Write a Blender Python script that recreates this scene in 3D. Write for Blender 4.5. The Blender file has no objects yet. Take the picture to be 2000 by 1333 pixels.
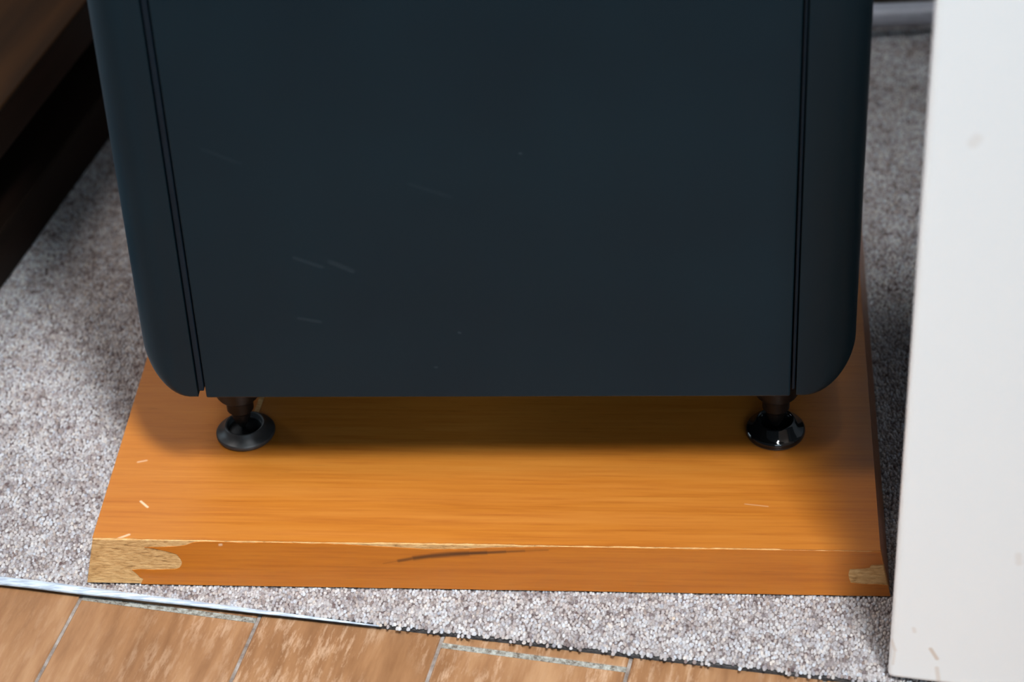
import bpy, bmesh, math, random
import numpy as np
from mathutils import Vector, Matrix, noise as mnoise
from mathutils.geometry import tessellate_polygon

random.seed(4)
rng = np.random.default_rng(7)
S = bpy.context.scene
COL = S.collection
R = math.radians

# ------------------------------------------------------------------ camera
cd = bpy.data.cameras.new('camera'); cam = bpy.data.objects.new('camera', cd); COL.objects.link(cam)
right = Vector((0.9968091, 0.0683077, -0.0412996))
down = Vector((0.0082930, -0.6032170, -0.7975340))
fwd = Vector((-0.0793903, 0.7946467, -0.6018587))
M = Matrix.Identity(4)
for i in range(3):
    M[i][0] = right[i]; M[i][1] = -down[i]; M[i][2] = -fwd[i]
M[0][3], M[1][3], M[2][3] = 0.2588905, -0.7661377, 0.7091528
cam.matrix_world = M
cd.sensor_width = 36.0; cd.sensor_fit = 'HORIZONTAL'; cd.lens = 86.876
cd.clip_start = 0.02; cd.clip_end = 50
cd.dof.use_dof = True; cd.dof.focus_distance = 1.045; cd.dof.aperture_fstop = 9.0
S.camera = cam

# ------------------------------------------------------------------ light
w = bpy.data.worlds.new('room_light'); S.world = w; w.use_nodes = True
bg = w.node_tree.nodes['Background']
bg.inputs[0].default_value = (0.72, 0.86, 1.0, 1); bg.inputs[1].default_value = 0.07

def area(name, pos, target, sx, sy, power, color):
    l = bpy.data.lights.new(name, 'AREA'); l.shape = 'RECTANGLE'; l.size = sx; l.size_y = sy
    l.energy = power; l.color = color
    o = bpy.data.objects.new(name, l); COL.objects.link(o)
    o.location = pos
    o.rotation_euler = (Vector(target) - Vector(pos)).to_track_quat('-Z', 'Y').to_euler()
    return o
EL, AZ, DI = R(66), R(25), 2.4
tg = Vector((0.17, 0.05, 0))
key = tg + DI * Vector((math.cos(EL) * math.sin(AZ), -math.cos(EL) * math.cos(AZ), math.sin(EL)))
ko = area('high_window_light', key, (0.12, -0.10, 0.0), 0.26, 0.62, 3.5, (0.90, 0.965, 1.0))
ko.data.spread = R(31)
area('side_window_light', (-0.80, -0.05, 2.05), (0.0, 0.15, 0.0), 0.7, 0.7, 25, (1.0, 0.93, 0.88))
area('front_fill_light', (0.785, -2.244, 1.16), (0.17, 0.05, 0.1), 1.2, 0.8, 16, (0.66, 0.86, 1.0))  # added fill lamp: brightens the white cabinet and the space under the speaker
area('cheek_rim_light', (-2.3, 0.95, 0.55), (0.0, 0.1, 0.25), 0.8, 0.8, 75, (0.66, 0.85, 1.0))  # added rim lamp for the left cheek, no actual door behind it

S.view_settings.view_transform = 'Standard'
S.view_settings.look = 'None'
S.view_settings.exposure = 0.0
S.view_settings.gamma = 1.0
S.view_settings.use_curve_mapping = False

# ------------------------------------------------------------------ node helpers
class NT:
    def __init__(self, name):
        self.m = bpy.data.materials.new(name); self.m.use_nodes = True
        self.t = self.m.node_tree; self.b = self.t.nodes['Principled BSDF']
    def put(self, sock, v):
        if hasattr(v, 'is_output'):
            self.t.links.new(v, sock)
        elif v is not None:
            if isinstance(v, (tuple, list)) and len(v) == 3 and sock.type == 'RGBA': v = (*v, 1)
            sock.default_value = v
    def n(self, typ, ins=None, out=0, **kw):
        nd = self.t.nodes.new(typ)
        for k, v in kw.items(): setattr(nd, k, v)
        for k, v in (ins or {}).items(): self.put(nd.inputs[k], v)
        return nd.outputs[out]
    def math(self, op, a, b=0.0, c=0.0, clamp=False):
        return self.n('ShaderNodeMath', {0: a, 1: b, 2: c}, operation=op, use_clamp=clamp)
    def obj(self): return self.n('ShaderNodeTexCoord', out='Object')
    def pos(self): return self.n('ShaderNodeNewGeometry', out='Position')
    def mapping(self, v, scale=(1, 1, 1), rot=(0, 0, 0), loc=(0, 0, 0)):
        return self.n('ShaderNodeMapping', {'Vector': v, 'Scale': scale, 'Rotation': rot, 'Location': loc})
    def noise(self, v, scale, detail=2.0, rough=0.5, out='Fac'):
        return self.n('ShaderNodeTexNoise', {'Vector': v, 'Scale': scale, 'Detail': detail, 'Roughness': rough}, out=out)
    def ramp(self, fac, stops, interp='LINEAR'):
        nd = self.t.nodes.new('ShaderNodeValToRGB'); nd.color_ramp.interpolation = interp
        e = nd.color_ramp.elements
        while len(e) < len(stops): e.new(0.5)
        for el, (p, c) in zip(e, stops):
            el.position = p; el.color = (*c, 1) if len(c) == 3 else c
        self.t.links.new(fac, nd.inputs[0]); return nd.outputs[0]
    def step(self, fac, a, b, lo=0.0, hi=1.0):
        return self.n('ShaderNodeMapRange', {'Value': fac, 'From Min': a, 'From Max': b, 'To Min': lo, 'To Max': hi}, clamp=True)
    def mix(self, fac, a, b, blend='MIX'):
        nd = self.t.nodes.new('ShaderNodeMix'); nd.data_type = 'RGBA'; nd.blend_type = blend
        self.put(nd.inputs[0], fac); self.put(nd.inputs[6], a); self.put(nd.inputs[7], b)
        return nd.outputs[2]
    def bump(self, h, strength=0.3, dist=0.001):
        o = self.n('ShaderNodeBump', {'Height': h, 'Strength': strength, 'Distance': dist})
        self.t.links.new(o, self.b.inputs['Normal'])
    def set(self, **kw):
        for k, v in kw.items():
            self.put(self.b.inputs[{'base': 'Base Color', 'rough': 'Roughness', 'metal': 'Metallic', 'spec': 'Specular IOR Level', 'coat': 'Coat Weight', 'coatr': 'Coat Roughness', 'ior': 'IOR'}[k]], v)
        return self.m
    def seg(self, v, a, b, width):
        """soft mask round the straight mark a-b on the surface (object space)"""
        a = Vector(a); b = Vector(b); d = b - a
        pa = self.n('ShaderNodeVectorMath', {0: v, 1: tuple(a)}, operation='SUBTRACT')
        t = self.n('ShaderNodeVectorMath', {0: pa, 1: tuple(d / d.length_squared)}, operation='DOT_PRODUCT', out=1)
        t = self.math('ADD', t, 0.0, clamp=True)
        pr = self.n('ShaderNodeVectorMath', {0: tuple(d), 3: t}, operation='SCALE')
        ds = self.n('ShaderNodeVectorMath', {0: pa, 1: pr}, operation='DISTANCE', out=1)
        return self.step(ds, width * 0.3, width, 1.0, 0.0)
    def marks(self, v, segs):
        m = None
        for a, b, wd, st in segs:
            q = self.math('MULTIPLY', self.seg(v, a, b, wd), st)
            m = q if m is None else self.math('MAXIMUM', m, q)
        return m

# ------------------------------------------------------------------ materials
def mat_veneer(name, light, mid, dark, marks=None, streak=None):
    k = NT(name); v = k.obj()
    g1 = k.noise(k.mapping(v, (22, 700, 700)), 1.0, 5, 0.65)
    g2 = k.noise(k.mapping(v, (9, 150, 150)), 1.0, 3, 0.55)
    g3 = k.noise(k.mapping(v, (2.2, 9, 9)), 1.0, 2, 0.5)
    pores = k.step(k.noise(k.mapping(v, (70, 1500, 1500)), 1.0, 2, 0.6), 0.62, 0.72)
    pz = k.step(g3, 0.45, 0.65)
    f = k.math('ADD', k.math('MULTIPLY', g1, 0.55), k.math('ADD', k.math('MULTIPLY', g2, 0.22), k.math('MULTIPLY', g3, 0.23)))
    c = k.ramp(f, [(0.30, dark), (0.48, mid), (0.68, light)])
    c = k.mix(k.math('MULTIPLY', pores, k.math('MULTIPLY_ADD', pz, 0.35, 0.12)), c, tuple(x * 0.35 for x in dark))
    if streak:
        c = k.mix(k.marks(k.mapping(v), streak), c, (0.06, 0.018, 0.004))
    if marks:
        c = k.mix(k.marks(v, marks), c, (0.75, 0.55, 0.38))
    k.bump(g1, 0.06, 0.0006)
    return k.set(base=c, rough=k.step(g2, 0.3, 0.7, 0.28, 0.40), spec=0.65)

V_L, V_M, V_D = (0.43, 0.158, 0.022), (0.375, 0.120, 0.014), (0.27, 0.072, 0.008)
T = 0.022
m_top = mat_veneer('veneer_top', V_L, V_M, V_D, marks=[
    ((.0163, .0248, T), (.0199, .0211, T), .0008, .65), ((.0114, .0009, T), (.0153, .0033, T), .0009, .55),
    ((.0101, .051, T), (.0136, .0521, T), .0008, .35), ((.2747, .0284, T), (.2843, .027, T), .0005, .2),
    ((.07, .105, T), (.0703, .105, T), .0006, .35)])
def fp(x, s): return (x, -0.0037 * (1 - s) - 0.0004, T * s)
_sp = [(.1235, .56), (.1300, .625), (.1365, .69), (.1440, .745), (.1520, .79), (.1595, .815), (.1671, .836), (.1750, .862), (.1830, .888), (.1928, .913)]
_sw = [.0006, .0012, .0016, .0018, .0017, .0014, .0011, .0009, .0007, .0005]
_so = [.6, .8, .88, .85, .92, .95, .9, .75, .6, .35]
STREAK = [(fp(*_sp[i]), fp(*_sp[i + 1]), _sw[i], _so[i]) for i in range(9)]
m_front = mat_veneer('veneer_front', (0.48, 0.150, 0.010), (0.41, 0.116, 0.0075), (0.30, 0.075, 0.005), streak=STREAK,
    marks=[(fp(.0545, .92), fp(.0552, .925), .0009, .7)])
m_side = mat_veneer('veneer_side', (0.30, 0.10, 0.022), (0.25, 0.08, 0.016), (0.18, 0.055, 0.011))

k = NT('bare_chipboard'); v = k.obj()
g = k.noise(k.mapping(v, (260, 700, 900), (0, R(25), 0)), 1.0, 4, 0.65)
g2 = k.noise(v, 90, 3)
k.bump(g, 0.5, 0.0010)
m_core = k.set(base=k.ramp(k.math('ADD', k.math('MULTIPLY', g, .7), k.math('MULTIPLY', g2, .3)), [(0.33, (0.22, 0.105, 0.038)), (0.45, (0.46, 0.25, 0.095)), (0.66, (0.62, 0.38, 0.17))]), rough=0.85, spec=0.2)

k = NT('speaker_paint'); v = k.obj()
z0 = 0.0
def sp(x, z): return (x, 0.0, 0.046 + T + z)
g = k.noise(v, 2600, 2)
scr = k.marks(v, [(sp(.0406, .072), sp(.0512, .0674), .0013, .15), (sp(.0549, .0699), sp(.0635, .0653), .0016, .15),
                  (sp(.0394, .0417), sp(.0481, .0398), .0011, .15), (sp(.0092, .1242), sp(.0236, .1174), .0012, .07),
                  (sp(.0895, .1071), sp(.1054, .1009), .0012, .07), (sp(.0942, .016), sp(.0947, .016), .0009, .3),
                  (sp(.105, .034), sp(.1055, .0338), .0008, .35), (sp(.1335, .121), sp(.134, .1209), .0008, .3)])
cl = k.noise(v, 14, 3)
k.bump(g, 0.08, 0.0003)
m_spk = k.set(base=k.mix(scr, k.ramp(cl, [(0.3, (0.0024, 0.0118, 0.019)), (0.7, (0.0030, 0.0140, 0.0218))]), (0.045, 0.065, 0.08)), rough=k.step(cl, 0.3, 0.7, 0.42, 0.50), spec=0.2)

def plain(name, base, rough, spec=0.5, metal=0.0, nscale=60, var=0.15, bump=0.0):
    k = NT(name); v = k.obj(); g = k.noise(v, nscale, 3)
    c = k.ramp(g, [(0.3, tuple(x * (1 - var) for x in base)), (0.7, tuple(min(1, x * (1 + var)) for x in base))])
    if bump: k.bump(g, bump, 0.0008)
    return k.set(base=c, rough=rough, spec=spec, metal=metal)
m_bead = plain('speaker_bead', (0.0028, 0.009, 0.016), 0.5, 0.2)
m_dark = plain('speaker_groove', (0.003, 0.004, 0.005), 0.6, 0.2)
m_spike = plain('spike_metal', (0.007, 0.0065, 0.0065), 0.42, 0.18, nscale=300)
m_shoe = plain('shoe_satin', (0.035, 0.035, 0.036), 0.36, 0.6, nscale=400)
m_shoe_in = plain('shoe_dish', (0.004, 0.004, 0.005), 0.35, 0.4)
m_gloss = plain('shoe_gloss', (0.004, 0.005, 0.006), 0.07, 0.6)
m_clear = plain('shoe_pad', (0.11, 0.085, 0.075), 0.3)

k = NT('white_paint'); v = k.obj()
g = k.noise(v, 5, 2)
c = k.ramp(g, [(0.3, (0.86, 0.865, 0.87)), (0.7, (0.89, 0.89, 0.89))])
mk = k.marks(v, [((.0005, 0, .0216), (.0022, 0, .0168), .0012, .3), ((.0022, 0, .0168), (.0018, 0, .009), .0009, .2), ((.0161, 0, .0197), (.0188, 0, .0149), .0012, .5),
                 ((.0191, 0, .0098), (.0201, 0, .0035), .0013, .3), ((.0089, 0, .0296), (.0093, 0, .0280), .0012, .2), ((.0160, 0, .2554), (.0172, 0, .2574), .0028, .15),
                 ((.0458, 0, .0738), (.0462, 0, .070), .002, .15)])
m_white = k.set(base=k.mix(mk, c, (0.52, 0.33, 0.19)), rough=0.35, spec=0.4)

k = NT('carpet_loops')
at = k.n('ShaderNodeVertexColor', layer_name='loop')
m_pile = k.set(base=at, rough=1.0, spec=0.02)
k = NT('carpet_ground'); v = k.pos()
g = k.noise(v, 420, 3, 0.7); g2 = k.noise(v, 90, 2)
m_carpet = k.set(base=k.ramp(k.math('ADD', k.math('MULTIPLY', g, .8), k.math('MULTIPLY', g2, .2)), [(0.38, (0.07, 0.05, 0.05)), (0.5, (0.16, 0.135, 0.13)), (0.62, (0.36, 0.34, 0.34))]), rough=0.95, spec=0.1)
m_backing = plain('carpet_backing', (0.07, 0.066, 0.066), 0.9, 0.1, nscale=500, var=.4)
k = NT('carpet_binding'); v = k.pos(); g = k.noise(k.mapping(v, (120, 900, 900), (0, 0, R(8))), 1.0, 3)
k.bump(g, 0.5, 0.0006)
m_bind = k.set(base=k.ramp(g, [(0.35, (0.26, 0.30, 0.37)), (0.6, (0.47, 0.53, 0.60))]), rough=0.55, spec=0.3)

PA = R(-9.1)
k = NT('floor_planks'); v = k.mapping(k.pos(), (1, 1, 1), (0, 0, -PA))
rnd = k.n('ShaderNodeObjectInfo', out='Random')
off = k.n('ShaderNodeCombineXYZ', {0: k.math('MULTIPLY', rnd, 3.7), 1: k.math('MULTIPLY', rnd, 9.1), 2: 0.0})
v2 = k.n('ShaderNodeVectorMath', {0: v, 1: off}, operation='ADD')
g1 = k.noise(k.mapping(v2, (150, 22, 1)), 1.0, 4, 0.6)
g2 = k.noise(k.mapping(v2, (22, 6, 1)), 1.0, 3, 0.5)
fl = k.noise(k.mapping(v2, (260, 48, 1)), 1.0, 6, 0.75)
su = k.n('ShaderNodeSeparateXYZ', {0: v}, out=0)
fz = k.math('MULTIPLY', k.step(k.noise(k.mapping(v2, (24, 14, 1)), 1.0, 3), 0.36, 0.54), k.step(su, 0.015, 0.07, 0.25, 1.0))
c = k.ramp(k.math('ADD', k.math('MULTIPLY', g1, .5), k.math('MULTIPLY', g2, .5)), [(0.34, (0.15, 0.064, 0.024)), (0.5, (0.24, 0.115, 0.050)), (0.64, (0.33, 0.18, 0.088))])
c = k.mix(k.math('MULTIPLY', k.math('SUBTRACT', rnd, 0.5), 0.22, clamp=True), c, (0.30, 0.16, 0.07))
c = k.mix(k.math('MULTIPLY', k.step(fl, 0.50, 0.62), k.math('MULTIPLY', fz, 0.62)), c, (0.47, 0.31, 0.20))
k.bump(k.math('ADD', g1, k.math('MULTIPLY', fl, .6)), 0.25, 0.0007)
m_plank = k.set(base=c, rough=k.step(g2, .3, .7, .38, .55), spec=0.45)
k = NT('joint_filler'); v = k.pos(); g = k.noise(v, 160, 4, .7)
m_endfill = k.set(base=k.ramp(k.noise(v, 420, 4, .75), [(0.36, (0.10, 0.078, 0.06)), (0.50, (0.22, 0.21, 0.185)), (0.68, (0.36, 0.365, 0.33))]), rough=0.85, spec=0.1)
k = NT('gap_filler'); v = k.pos(); g = k.noise(v, 160, 4, .7)
m_fill = k.set(base=k.ramp(g, [(0.30, (0.10, 0.075, 0.062)), (0.52, (0.20, 0.165, 0.145)), (0.72, (0.30, 0.27, 0.25))]), rough=0.8, spec=0.2)

def mat_dark(name, a, b, rough=0.4):
    k = NT(name); v = k.obj(); g = k.noise(k.mapping(v, (60, 5, 60)), 1.0, 3)
    return k.set(base=k.ramp(g, [(0.35, a), (0.65, b)]), rough=rough, spec=0.07)
m_racktop = mat_dark('rack_top_wood', (0.020, 0.008, 0.0020), (0.040, 0.0155, 0.0040), 0.6)
m_rack = mat_dark('rack_dark_wood', (0.010, 0.006, 0.004), (0.018, 0.010, 0.007), 0.5)
m_rackin = plain('rack_inside', (0.004, 0.003, 0.003), 0.8, 0.1)
m_wall = plain('wall_paint', (0.82, 0.84, 0.88), 0.9, 0.2, nscale=40, var=0.04)
m_skirt = mat_dark('skirting_wood', (0.050, 0.038, 0.030), (0.075, 0.056, 0.044), 0.6)
m_rail = plain('rail_grey', (0.40, 0.40, 0.45), 0.4, 0.5, nscale=200, var=.06)

# ------------------------------------------------------------------ mesh helpers
def link(name, me, mat, parent=None, smooth=False):
    o = bpy.data.objects.new(name, me); COL.objects.link(o)
    if mat and not me.materials: me.materials.append(mat)
    if parent: o.parent = parent
    if smooth:
        for p in me.polygons: p.use_smooth = True
    return o
def from_bm(name, bm, mat, parent=None, smooth=False):
    bmesh.ops.recalc_face_normals(bm, faces=bm.faces)
    me = bpy.data.meshes.new(name); bm.to_mesh(me); bm.free()
    return link(name, me, mat, parent, smooth)
def empty(name, loc, rz=0.0):
    o = bpy.data.objects.new(name, None); COL.objects.link(o); o.location = loc; o.rotation_euler = (0, 0, rz)
    o.empty_display_size = 0.02; return o
def tag(o, label=None, cat=None, group=None, kind=None):
    for kx, vv in (('label', label), ('category', cat), ('group', group), ('kind', kind)):
        if vv: o[kx] = vv
    return o
def box(bm, x0, x1, y0, y1, z0, z1, bev=0.0, seg=2):
    vs = [bm.verts.new((x, y, z)) for x in (x0, x1) for y in (y0, y1) for z in (z0, z1)]
    fs = [(0, 1, 3, 2), (4, 6, 7, 5), (0, 4, 5, 1), (2, 3, 7, 6), (0, 2, 6, 4), (1, 5, 7, 3)]
    ff = [bm.faces.new([vs[i] for i in f]) for f in fs]
    if bev:
        es = list({e for f in ff for e in f.edges})
        bmesh.ops.bevel(bm, geom=es, offset=bev, segments=seg, affect='EDGES', profile=0.5)
def boxo(name, dims, mat, parent=None, bev=0.0, seg=2):
    bm = bmesh.new(); box(bm, *dims, bev=bev, seg=seg); return from_bm(name, bm, mat, parent)
def prism(bm, pts, off):
    """closed solid from a planar outline pushed by the vector off"""
    a = [bm.verts.new(p) for p in pts]; b = [bm.verts.new(Vector(p) + Vector(off)) for p in pts]
    bm.faces.new(a); bm.faces.new(b[::-1])
    n = len(pts)
    for i in range(n): bm.faces.new((a[i], a[(i + 1) % n], b[(i + 1) % n], b[i]))
def lathe(bm, prof, seg=48):
    rings = []
    for r, z in prof:
        if r < 1e-6: rings.append([bm.verts.new((0, 0, z))])
        else: rings.append([bm.verts.new((r * math.cos(2 * math.pi * i / seg), r * math.sin(2 * math.pi * i / seg), z)) for i in range(seg)])
    for a, b in zip(rings, rings[1:]):
        if len(a) == 1 and len(b) == 1: continue
        for i in range(seg):
            j = (i + 1) % seg
            if len(a) == 1: bm.faces.new((a[0], b[i], b[j]))
            elif len(b) == 1: bm.faces.new((a[i], a[j], b[0]))
            else: bm.faces.new((a[i], a[j], b[j], b[i]))
def autosmooth(o, ang=35):
    me = o.data
    for p in me.polygons: p.use_smooth = True
    bm = bmesh.new(); bm.from_mesh(me)
    for e in bm.edges:
        if len(e.link_faces) == 2 and e.calc_face_angle(0) > R(ang): e.smooth = False
    bm.to_mesh(me); bm.free(); return o

# ------------------------------------------------------------------ floor: base and planks
FZ = -0.0036
fr = empty('floor', (-0.0068, -0.0081, FZ), PA); tag(fr, 'worn brown strip flooring below the carpet edge', kind='structure')
boxo('subfloor', (-1.6, 1.8, -1.5, 1.0, -0.02, -0.0007), m_fill, fr)
PW, GAP = 0.079, 0.0015
EG = 0.0030
def plank_mesh(L):
    bm = bmesh.new(); box(bm, GAP / 2, PW - GAP / 2, -L + EG / 2, -EG / 2, -0.012, 0, bev=0.0005, seg=1)
    bmesh.ops.recalc_face_normals(bm, faces=bm.faces)
    me = bpy.data.meshes.new('plank'); bm.to_mesh(me); bm.free(); me.materials.append(m_plank); return me
PL = 0.456
pm = plank_mesh(PL)
bm = bmesh.new(); box(bm, GAP / 2, PW - GAP / 2, -EG / 2, EG / 2, -0.003, 0)
bmesh.ops.recalc_face_normals(bm, faces=bm.faces)
fm = bpy.data.meshes.new('joint_filler'); bm.to_mesh(fm); bm.free(); fm.materials.append(m_endfill)
for kx in range(-10, 15):
    o0 = 0.0 if kx % 2 == 0 else 0.21
    for r_ in range(-1, 3):
        vtop = o0 - r_ * PL
        p = bpy.data.objects.new('plank', pm); COL.objects.link(p); p.parent = fr
        p.location = (kx * PW, vtop, random.uniform(-0.00015, 0.00015))
        q = bpy.data.objects.new('joint_filler', fm); COL.objects.link(q); q.parent = fr; q.location = (kx * PW, vtop, -0.0004)

# ------------------------------------------------------------------ back wall, skirting
wr = empty('wall_back', (0.36, 0.500, 0), R(-8.5)); tag(wr, 'pale wall behind the loudspeaker', kind='structure')
boxo('wall_panel', (-1.3, 1.2, 0.006, 0.08, -0.006, 2.3), m_wall, wr)
sk = boxo('baseboard_back', (-1.3, 1.2, -0.008, 0.0055, 0.0, 0.11), m_skirt, None, 0.003)
sk.location = (0.36, 0.500, 0); sk.rotation_euler = (0, 0, R(-8.5)); tag(sk, 'dark brown skirting board at the foot of the back wall', kind='structure')

# ------------------------------------------------------------------ carpet
CA = R(-7.9)
car = empty('carpet', (-0.0429, -0.0012, -0.0036), CA)
tag(car, 'grey mottled loop pile carpet under the wooden board', 'carpet')
boxo('backing', (-0.85, 1.05, 0.0, 0.54, 0.0, 0.0014), m_backing, car)
boxo('ground_weave', (-0.85, 1.05, 0.0008, 0.54, 0.0015, 0.0026), m_carpet, car, 0.0004, 1)
# loops, generated in the carpet's frame
SP = 0.00160
x0, x1, y0, y1 = -0.22, 0.60, 0.0006, 0.535
nx, ny = int((x1 - x0) / SP), int((y1 - y0) / SP / 0.92)
gx, gy = np.meshgrid(np.arange(nx), np.arange(ny))
px = x0 + (gx + 0.5 * (gy % 2)) * SP + rng.normal(0, SP * 0.26, gx.shape)
py = y0 + gy * SP * 0.92 + rng.normal(0, SP * 0.26, gx.shape)
px = px.ravel(); py = np.clip(py.ravel(), y0, y1)
ex = rng.uniform(0.165, 0.45, 110); ey = rng.uniform(-0.0016, 0.0004, 110)
px = np.concatenate([px, ex]); py = np.concatenate([py, ey])
ca, sa = math.cos(CA), math.sin(CA)
wx = -0.0429 + px * ca - py * sa; wy = -0.0012 + px * sa + py * ca
keep = ~((wx > 0.012) & (wx < 0.318) & (wy > 0.012) & (wy < 0.40))
keep &= ~((wx > 0.352) & (wy < 0.16))
keep &= ~(wx < -0.105 + 0.1937 * (wy - 0.207))
px, py, wx, wy = px[keep], py[keep], wx[keep], wy[keep]
n = len(px)
lowf = np.array([mnoise.noise((a * 60, b * 170, 0.3)) for a, b in zip(wx, wy)])
lowg = np.array([mnoise.noise((a * 210, b * 300, 5.3)) for a, b in zip(wx, wy)])
val = 0.62 + 0.20 * lowf + 0.42 * lowg + rng.normal(0, 0.18, n)
val = np.clip(val, 0, 1)[:, None]
c_lo = np.array([0.115, 0.078, 0.076]); c_mid = np.array([0.325, 0.29, 0.285]); c_hi = np.array([0.49, 0.475, 0.48])
colr = np.where(val < 0.5, c_lo + (c_mid - c_lo) * val * 2, c_mid + (c_hi - c_mid) * (val - 0.5) * 2)
tint = rng.normal(0, 0.035, (n, 1)); colr = np.clip(colr * (1 + tint * np.array([[1.0, 0.0, -1.2]])), 0.02, 0.9)
K = 6
ang = np.arange(K) * 2 * np.pi / K
rot0 = rng.uniform(0, np.pi, n)
rx = SP * 0.56 * rng.uniform(0.7, 1.05, n); ry = SP * 0.56 * rng.uniform(0.85, 1.5, n)
hh = 0.0034 + rng.normal(0, 0.00014, n)
hh = np.minimum(hh, 0.0036)
V = np.zeros((n, 2 * K + 1, 3)); 
for i in range(K):
    for lvl, (sc, hz) in enumerate(((1.0, 0.15), (0.72, 0.80))):
        a = ang[i] + rot0 + 0.5 * lvl
        V[:, lvl * K + i, 0] = px + rx * sc * np.cos(a)
        V[:, lvl * K + i, 1] = py + ry * sc * np.sin(a)
        V[:, lvl * K + i, 2] = 0.0022 + (hh - 0.0022) * hz
V[:, 2 * K, 0] = px + rng.normal(0, SP * .12, n); V[:, 2 * K, 1] = py + rng.normal(0, SP * .12, n); V[:, 2 * K, 2] = hh
base_f = []
for i in range(K):
    j = (i + 1) % K
    base_f += [i, j, K + j, i, K + j, K + i, K + i, K + j, 2 * K]
base_f = np.array(base_f)
loops = (base_f[None, :] + (np.arange(n) * (2 * K + 1))[:, None]).ravel().astype(np.int32)
me = bpy.data.meshes.new('pile')
me.vertices.add(n * (2 * K + 1)); me.vertices.foreach_set('co', V.ravel().astype(np.float32))
nf = len(loops) // 3
me.loops.add(len(loops)); me.loops.foreach_set('vertex_index', loops)
me.polygons.add(nf); me.polygons.foreach_set('loop_start', np.arange(0, len(loops), 3, dtype=np.int32))
me.polygons.foreach_set('use_smooth', np.ones(nf, dtype=bool))
ca_ = me.color_attributes.new('loop', 'FLOAT_COLOR', 'POINT')
shade = np.ones((n, 2 * K + 1, 4), dtype=np.float32); shade[:, :, :3] = colr[:, None, :]
ca_.data.foreach_set('color', shade.ravel())
me.update(calc_edges=True); me.validate()
pile = link('pile', me, m_pile, car); tag(pile, 'short looped grey and brown yarn', kind='stuff')
# pale binding strip along the front edge, tapering out
bm = bmesh.new(); rings = []
N = 60
for i in range(N + 1):
    t = i / N; x = -0.30 + t * (0.168 + 0.30)
    tap = 1.0 if t < 0.7 else max(0.12, 1 - (t - 0.7) / 0.3 * 0.85)
    wob = 0.0003 * mnoise.noise((x * 40, 0, 0))
    ring = []
    for kx in range(8):
        a = kx * 2 * math.pi / 8
        ring.append(bm.verts.new((x, -0.0004 - 0.0007 * (1 - tap) + wob + 0.0024 * tap * math.cos(a), 0.0024 + 0.0014 * tap * math.sin(a))))
    rings.append(ring)
for a, b in zip(rings, rings[1:]):
    for i in range(8): bm.faces.new((a[i], a[(i + 1) % 8], b[(i + 1) % 8], b[i]))
bm.faces.new(rings[0]); bm.faces.new(rings[-1])
tag(from_bm('edge_binding', bm, m_bind, car, True), 'pale blue-grey binding strip')

# ------------------------------------------------------------------ wooden board
W, D = 0.330, 0.415
bd = empty('wooden_board', (0, 0, 0)); tag(bd, 'orange-brown veneered wooden board under the dark loudspeaker', 'board')
SL, SR, SF, SB = 0.0047, 0.0050, 0.0037, 0.0037
e = 0.00035
def frustum(bm, o=0.0, zt=T, zb=0.0003):
    vs = [bm.verts.new(c) for c in ((-SL + o, -SF + o, zb), (W + SR - o, -SF + o, zb), (W + SR - o, D + SB - o, zb), (-SL + o, D + SB - o, zb),
                                    (o, o, zt - o), (W - o, o, zt - o), (W - o, D - o, zt - o), (o, D - o, zt - o))]
    for f in ((0, 3, 2, 1), (4, 5, 6, 7), (0, 1, 5, 4), (1, 2, 6, 5), (2, 3, 7, 6), (3, 0, 4, 7)): bm.faces.new([vs[i] for i in f])
bm = bmesh.new(); frustum(bm, e * 0.6); bmesh.ops.bevel(bm, geom=bm.edges[:], offset=0.0002, segments=1, affect='EDGES')
tag(from_bm('core', bm, m_core, bd), 'bare tan chipboard showing at the chipped corners')
# top veneer: front edge nibbled
pts = []
NS = 150
for i in range(NS + 1):
    x = W * i / NS
    nb = 0.0005 + 0.0006 * max(0, mnoise.noise((x * 55, 1, 0))) + 0.0004 * mnoise.noise((x * 260, 3, 0))
    if 0.12 < x < 0.18: nb += 0.0004
    if x < 0.05: nb += 0.0005 * (1 - x / 0.05)
    if x > 0.29: nb *= 0.5
    nb = max(nb, 0.0001)
    pts.append((x, nb, T - e))
pts += [(W, D, T - e), (0, D, T - e)]
bm = bmesh.new(); prism(bm, pts, (0, 0, e)); from_bm('top_veneer', bm, m_top, bd)
# front veneer with its broken corners
def F(x, s): return (x, -SF * (1 - s) + e, T * s - 0.0001)
out = [(0.0188, 0.014), (0.0202, 0.131), (0.0187, .17), (0.0181, 0.211), (0.0172, .26), (0.0157, 0.324), (0.0195, .345), (0.0250, .335), (0.0306, 0.352), (0.0345, .36), (0.0362, 0.39), (0.0372, .45), (0.0376, 0.526), (0.0370, .61),
       (0.0357, 0.697), (0.0325, .745), (0.0293, 0.783), (0.0255, .82), (0.0222, 0.838), (0.0290, .848), (0.036, 0.868), (0.0400, .90), (0.0428, 0.955)]
top = []
xx = 0.046
while xx < W - 0.002:
    s = 0.985 - 0.03 * max(0, mnoise.noise((xx * 70, 7, 0))) - 0.012 * abs(mnoise.noise((xx * 300, 2, 0)))
    for (a, b) in zip([(0.098, .985), (0.1134, 0.955), (0.1263, 0.925), (0.1413, 0.890), (0.1543, 0.90), (0.1672, 0.938), (0.195, 0.985)][:-1], [(0.1134, 0.955), (0.1263, 0.925), (0.1413, 0.890), (0.1543, 0.90), (0.1672, 0.938), (0.195, 0.985)]):
        if a[0] <= xx < b[0]: s = min(s, a[1] + (b[1] - a[1]) * (xx - a[0]) / (b[0] - a[0]) + 0.012 * mnoise.noise((xx * 400, 9, 0)))
    top.append((xx, s)); xx += 0.0023
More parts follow.
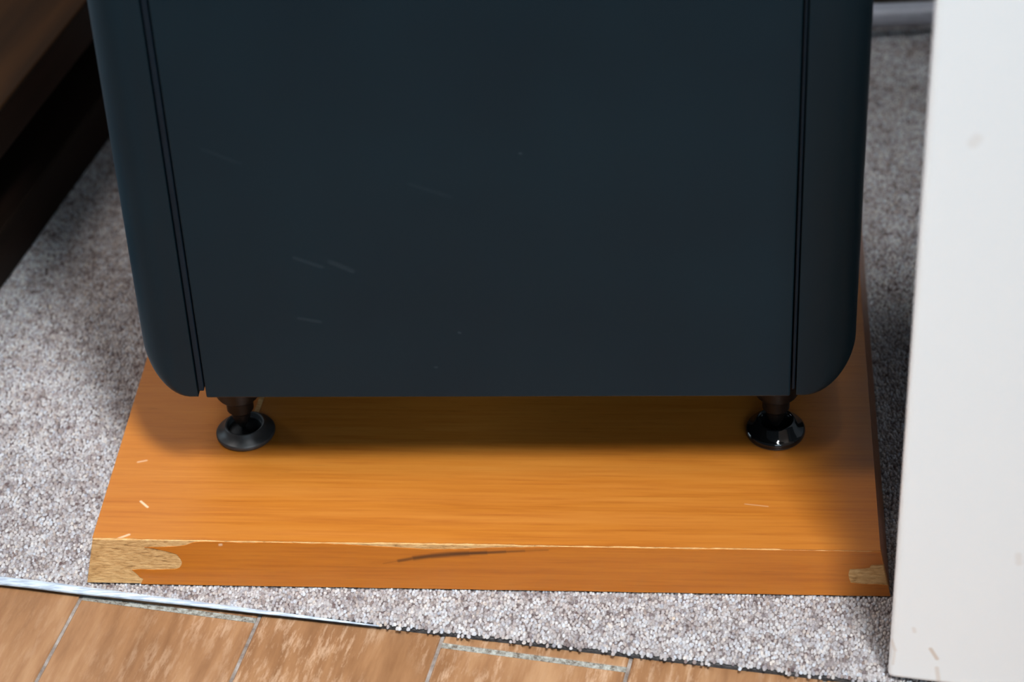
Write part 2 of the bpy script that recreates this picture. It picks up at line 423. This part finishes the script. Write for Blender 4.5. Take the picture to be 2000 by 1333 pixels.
rt = [(W + SR * 0.02, 0.985), (W + SR * 0.29, 0.71), (0.3290, .702), (0.3266, 0.700), (0.3258, 0.635), (0.3225, .61), (0.3178, 0.600), (0.3173, 0.485), (0.3177, .38), (0.3185, 0.294), (0.3244, 0.265), (0.329, .27), (W + SR * 0.75, 0.25), (W + SR, 0.014)]
bot = [(x, 0.012 + 0.012 * mnoise.noise((x * 80, 4, 4))) for x in np.linspace(0.325, 0.03, 60)]
ring = out + top + rt + bot
fa = [Vector(F(*q)) for q in ring]; nr = len(ring)
tri = tessellate_polygon([[Vector((q[0], q[1] * T, 0)) for q in ring]])
bm = bmesh.new()
va = [bm.verts.new(q) for q in fa]; vb = [bm.verts.new(q + Vector((0, -e, 0))) for q in fa]
for t_ in tri:
    bm.faces.new([va[i] for i in t_]); bm.faces.new([vb[i] for i in t_])
for i in range(nr): bm.faces.new((va[i], va[(i + 1) % nr], vb[(i + 1) % nr], vb[i]))
from_bm('front_veneer', bm, m_front, bd)
for nm, xs, sgn in (('side_veneer', 0, -1), ('side_veneer', W, 1)):
    bm = bmesh.new(); s_ = SL if sgn < 0 else SR
    y0_ = 0.012 if sgn < 0 else 0.004
    prism(bm, [(xs + sgn * s_ - sgn * e, y0_ - .002, 0.0004), (xs + sgn * s_ - sgn * e, D, 0.0004), (xs - sgn * e, D, T - e), (xs - sgn * e, y0_, T - e)], (sgn * e, 0, 0))
    from_bm(nm, bm, m_side, bd)
# thin pale strip laid on the board behind the left foot
bm = bmesh.new(); prism(bm, [(.0560, .0855, T), (.0583, .0853, T), (.0592, .0990, T), (.0570, .0995, T)], (0, 0, 0.00025))
tag(from_bm('pale_strip', bm, m_core, bd), 'short pale strip behind the left foot')

# ------------------------------------------------------------------ loudspeaker
YW = R(1.178); HB = 0.046; H0 = T + HB
SH, SD = 0.93, 0.33
spk = empty('loudspeaker', (0.05155, 0.03880, 0), YW); tag(spk, 'dark blue-black loudspeaker cabinet on spiked feet', 'loudspeaker')
PX0, PX1 = -0.0037, 0.2412
panel = boxo('front_panel', (PX0, PX1, 0.0, 0.018, H0, H0 + SH), m_spk, spk, 0.0007, 2)
boxo('cabinet_body', (PX0 - 0.0005, PX1 + 0.0005, 0.0185, SD - 0.004, H0 + 0.0012, H0 + SH - 0.001), m_dark, spk, 0.0005, 1)
boxo('back_panel', (PX0, PX1, SD - 0.0035, SD, H0, H0 + SH), m_spk, spk, 0.0007, 2)
def cheek(xi, xo):
    """side cheek: rounded outline in the front view, filleted front and back"""
    sg = 1 if xo > xi else -1
    wd = abs(xo - xi); rc = wd - 0.0035; rz = 0.0235
    prof = []   # (x outward, z, nx, nz, fillet)
    prof.append((0.0, 0.0, 0.0, -1.0, 0.0015))
    NA = 14
    for i in range(NA + 1):
        t = i / NA * math.pi / 2
        x = wd - rc + rc * math.sin(t); z = rz - rz * math.cos(t)
        nx, nz = math.sin(t) / rc, -math.cos(t) / rz; l = math.hypot(nx, nz)
        prof.append((x, z, nx / l, nz / l, 0.0015 + 0.0125 * (math.sin(t) ** 1.6)))
    mir = [(x, SH - z, nx, -nz, f) for (x, z, nx, nz, f) in prof[::-1]]
    prof += mir
    NF = 10
    rows = []
    for j in range(NF + 1):
        t = j / NF * math.pi / 2
        rows.append([(x - nx * f * (1 - math.sin(t)), f * (1 - math.cos(t)), z - nz * f * (1 - math.sin(t))) for (x, z, nx, nz, f) in prof])
    back = [[(x, SD - y, z) for (x, y, z) in r_] for r_ in rows[::-1]]
    rows += back
    bm = bmesh.new()
    g = [[bm.verts.new((xi + sg * max(0.0, x), y, H0 + z)) for (x, y, z) in r_] for r_ in rows]
    for a, b in zip(g, g[1:]):
        for i in range(len(a) - 1): bm.faces.new((a[i], a[i + 1], b[i + 1], b[i]))
    bm.faces.new(g[0]); bm.faces.new(g[-1])
    inner = [r_[0] for r_ in g] + [r_[-1] for r_ in g][::-1]
    bm.faces.new(inner)
    return autosmooth(from_bm('side_cheek', bm, m_spk, spk), 30)
cheek(-0.0072, -0.0299)
cheek(0.2437, 0.2683)
for xa, xb in ((-0.0072, PX0), (PX1, 0.2437)):
    xm = (xa + xb) / 2
    hw = (xb - xa) / 2 - 0.0006
    boxo('groove_bead', (xm - hw, xm + hw, 0.0003, 0.017, H0 + 0.0034, H0 + SH - 0.002), m_bead, spk, 0.0005, 2)
# spikes
def spike(x, y, show=True):
    bm = bmesh.new(); z = T
    lathe(bm, [(0, HB + 0.0005), (0.0098, HB + 0.0005), (0.0098, 0.0240), (0.0090, 0.0226), (0.0060, 0.0222), (0.0059, 0.0150), (0.0050, 0.0138), (0.0043, 0.0130), (0.0040, 0.0105), (0.0034, 0.0085), (0.0012, 0.0046), (0.0, 0.0040)], 40)
    o = autosmooth(from_bm('spike', bm, m_spike, spk), 30); o.location = (x, y, T); return o
FX = ((0.0030, 0.0324), (0.2373, 0.0325), (0.0040, SD - 0.03), (0.2373, SD - 0.03))
for x, y in FX: spike(x, y)
boxo('spike_plate', (-0.0035, 0.020, 0.008, 0.050, H0 - 0.0007, H0 + 0.0012), m_spike, spk)
boxo('spike_plate', (0.2215, 0.2410, 0.008, 0.050, H0 - 0.0007, H0 + 0.0012), m_spike, spk)

# spike shoes: discs that the spikes stand in
def shoe(world, body_mat, dish_mat, label, tilt=(0, 0), glossy=False):
    o = empty('spike_shoe', (world[0], world[1], T)); tag(o, label, 'spike shoe', 'discs under the loudspeaker spikes')
    bm = bmesh.new()
    if glossy:
        pr = [(0, 0.0008), (0.0128, 0.0008), (0.0130, 0.0016), (0.0129, 0.0030), (0.0122, 0.0038), (0.0098, 0.0048), (0.0086, 0.0075), (0.0078, 0.0079), (0.0072, 0.0074), (0.0066, 0.0040), (0, 0.0032)]
    else:
        pr = [(0, 0.0006), (0.0127, 0.0006), (0.0131, 0.0012), (0.0131, 0.0022), (0.0126, 0.0027), (0.0106, 0.0034), (0.0092, 0.0056), (0.0086, 0.0062), (0.0079, 0.0060), (0.0074, 0.0036), (0, 0.0034)]
    lathe(bm, pr, 64)
    b = autosmooth(from_bm('disc', bm, body_mat, o), 50)
    bm = bmesh.new(); lathe(bm, [(0, 0.0043), (0.003, 0.0036), (0.0070, 0.00365), (0.0072, 0.0035), (0, 0.0033)], 40)
    autosmooth(from_bm('dish', bm, dish_mat, o), 40)
    bm = bmesh.new(); lathe(bm, [(0, 0.0001), (0.0122, 0.0001), (0.0126, 0.0004), (0.0126, 0.0009), (0, 0.0009)], 48)
    from_bm('pad', bm, m_clear, o)
    o.rotation_euler = (tilt[0], tilt[1], 0)
    return o
cY, sY = math.cos(YW), math.sin(YW)
def l2w(x, y): return (0.05155 + x * cY - y * sY, 0.03880 + x * sY + y * cY)
shoe((0.0549, 0.0713), m_shoe, m_shoe_in, 'satin dark grey spike shoe under the front left foot', (0, R(-1.0)))
shoe((0.2882, 0.0762), m_gloss, m_gloss, 'glossy black spike shoe under the front right foot', glossy=True)
for i, sd in ((2, 'left'), (3, 'right')):
    shoe(l2w(*FX[i]), m_shoe, m_shoe_in, 'dark spike shoe under the rear %s foot of the loudspeaker' % sd)

# ------------------------------------------------------------------ low dark rack on the left
RA = R(-10.96)
rk = empty('low_rack', (-0.0925, 0.2073, 0), RA); tag(rk, 'low dark wooden rack with brown top left of the loudspeaker', 'rack')
t0, t1, dp = -0.19, 0.225, -0.36
boxo('base_board', (dp, 0, t0, t1, 0.0003, 0.0278), m_rack, rk, 0.0012, 2)
boxo('recess_panel', (dp, -0.045, t0 + 0.03, t1 - 0.03, 0.0278, 0.0617), m_rackin, rk)
for ty in (t0 + 0.005, t1 - 0.03): boxo('support', (dp, -0.03, ty, ty + 0.025, 0.0278, 0.0617), m_rackin, rk)
boxo('top_edge', (-0.012, 0, t0, t1, 0.0617, 0.0846), m_rack, rk, 0.001, 2)
boxo('top_board', (dp, -0.0004, t0 + .0005, t1 - .0005, 0.0620, 0.0852), m_racktop, rk, 0.0012, 2)

# ------------------------------------------------------------------ grey rail in the background
rl = empty('grey_rail', (0.349, 0.4565, 0), R(5)); tag(rl, 'blurred grey bar before the brown skirting board at the back', 'rail')
bm = bmesh.new(); box(bm, -0.17, 0.092, -0.006, 0.006, 0.0085, 0.0195, 0.0035, 4); autosmooth(from_bm('bar', bm, m_rail, rl), 60)
for x in (-0.15, 0.075): boxo('glide', (x, x + 0.012, -0.004, 0.004, 0.0005, 0.0090), m_spike, rl, 0.0006, 1)

# ------------------------------------------------------------------ white cabinet on the right
WA = R(-8.5)
wc = empty('white_cabinet', (0.3311, -0.0523, 0.0), WA); tag(wc, 'plain white cabinet with scuffed bottom edge right of the board', 'cabinet')
CH = 0.43
boxo('front_door', (0, 0.44, 0.0, 0.018, 0.0010, CH), m_white, wc, 0.0022, 4)
boxo('carcass', (0.004, 0.436, 0.0188, 0.100, 0.012, CH), m_white, wc, 0.0015, 2)
for x in (0.012, 0.40):
    for y in (0.022, 0.07): boxo('foot', (x, x + 0.024, y, y + 0.024, 0.0005, 0.0125), m_spike, wc, 0.001, 1)
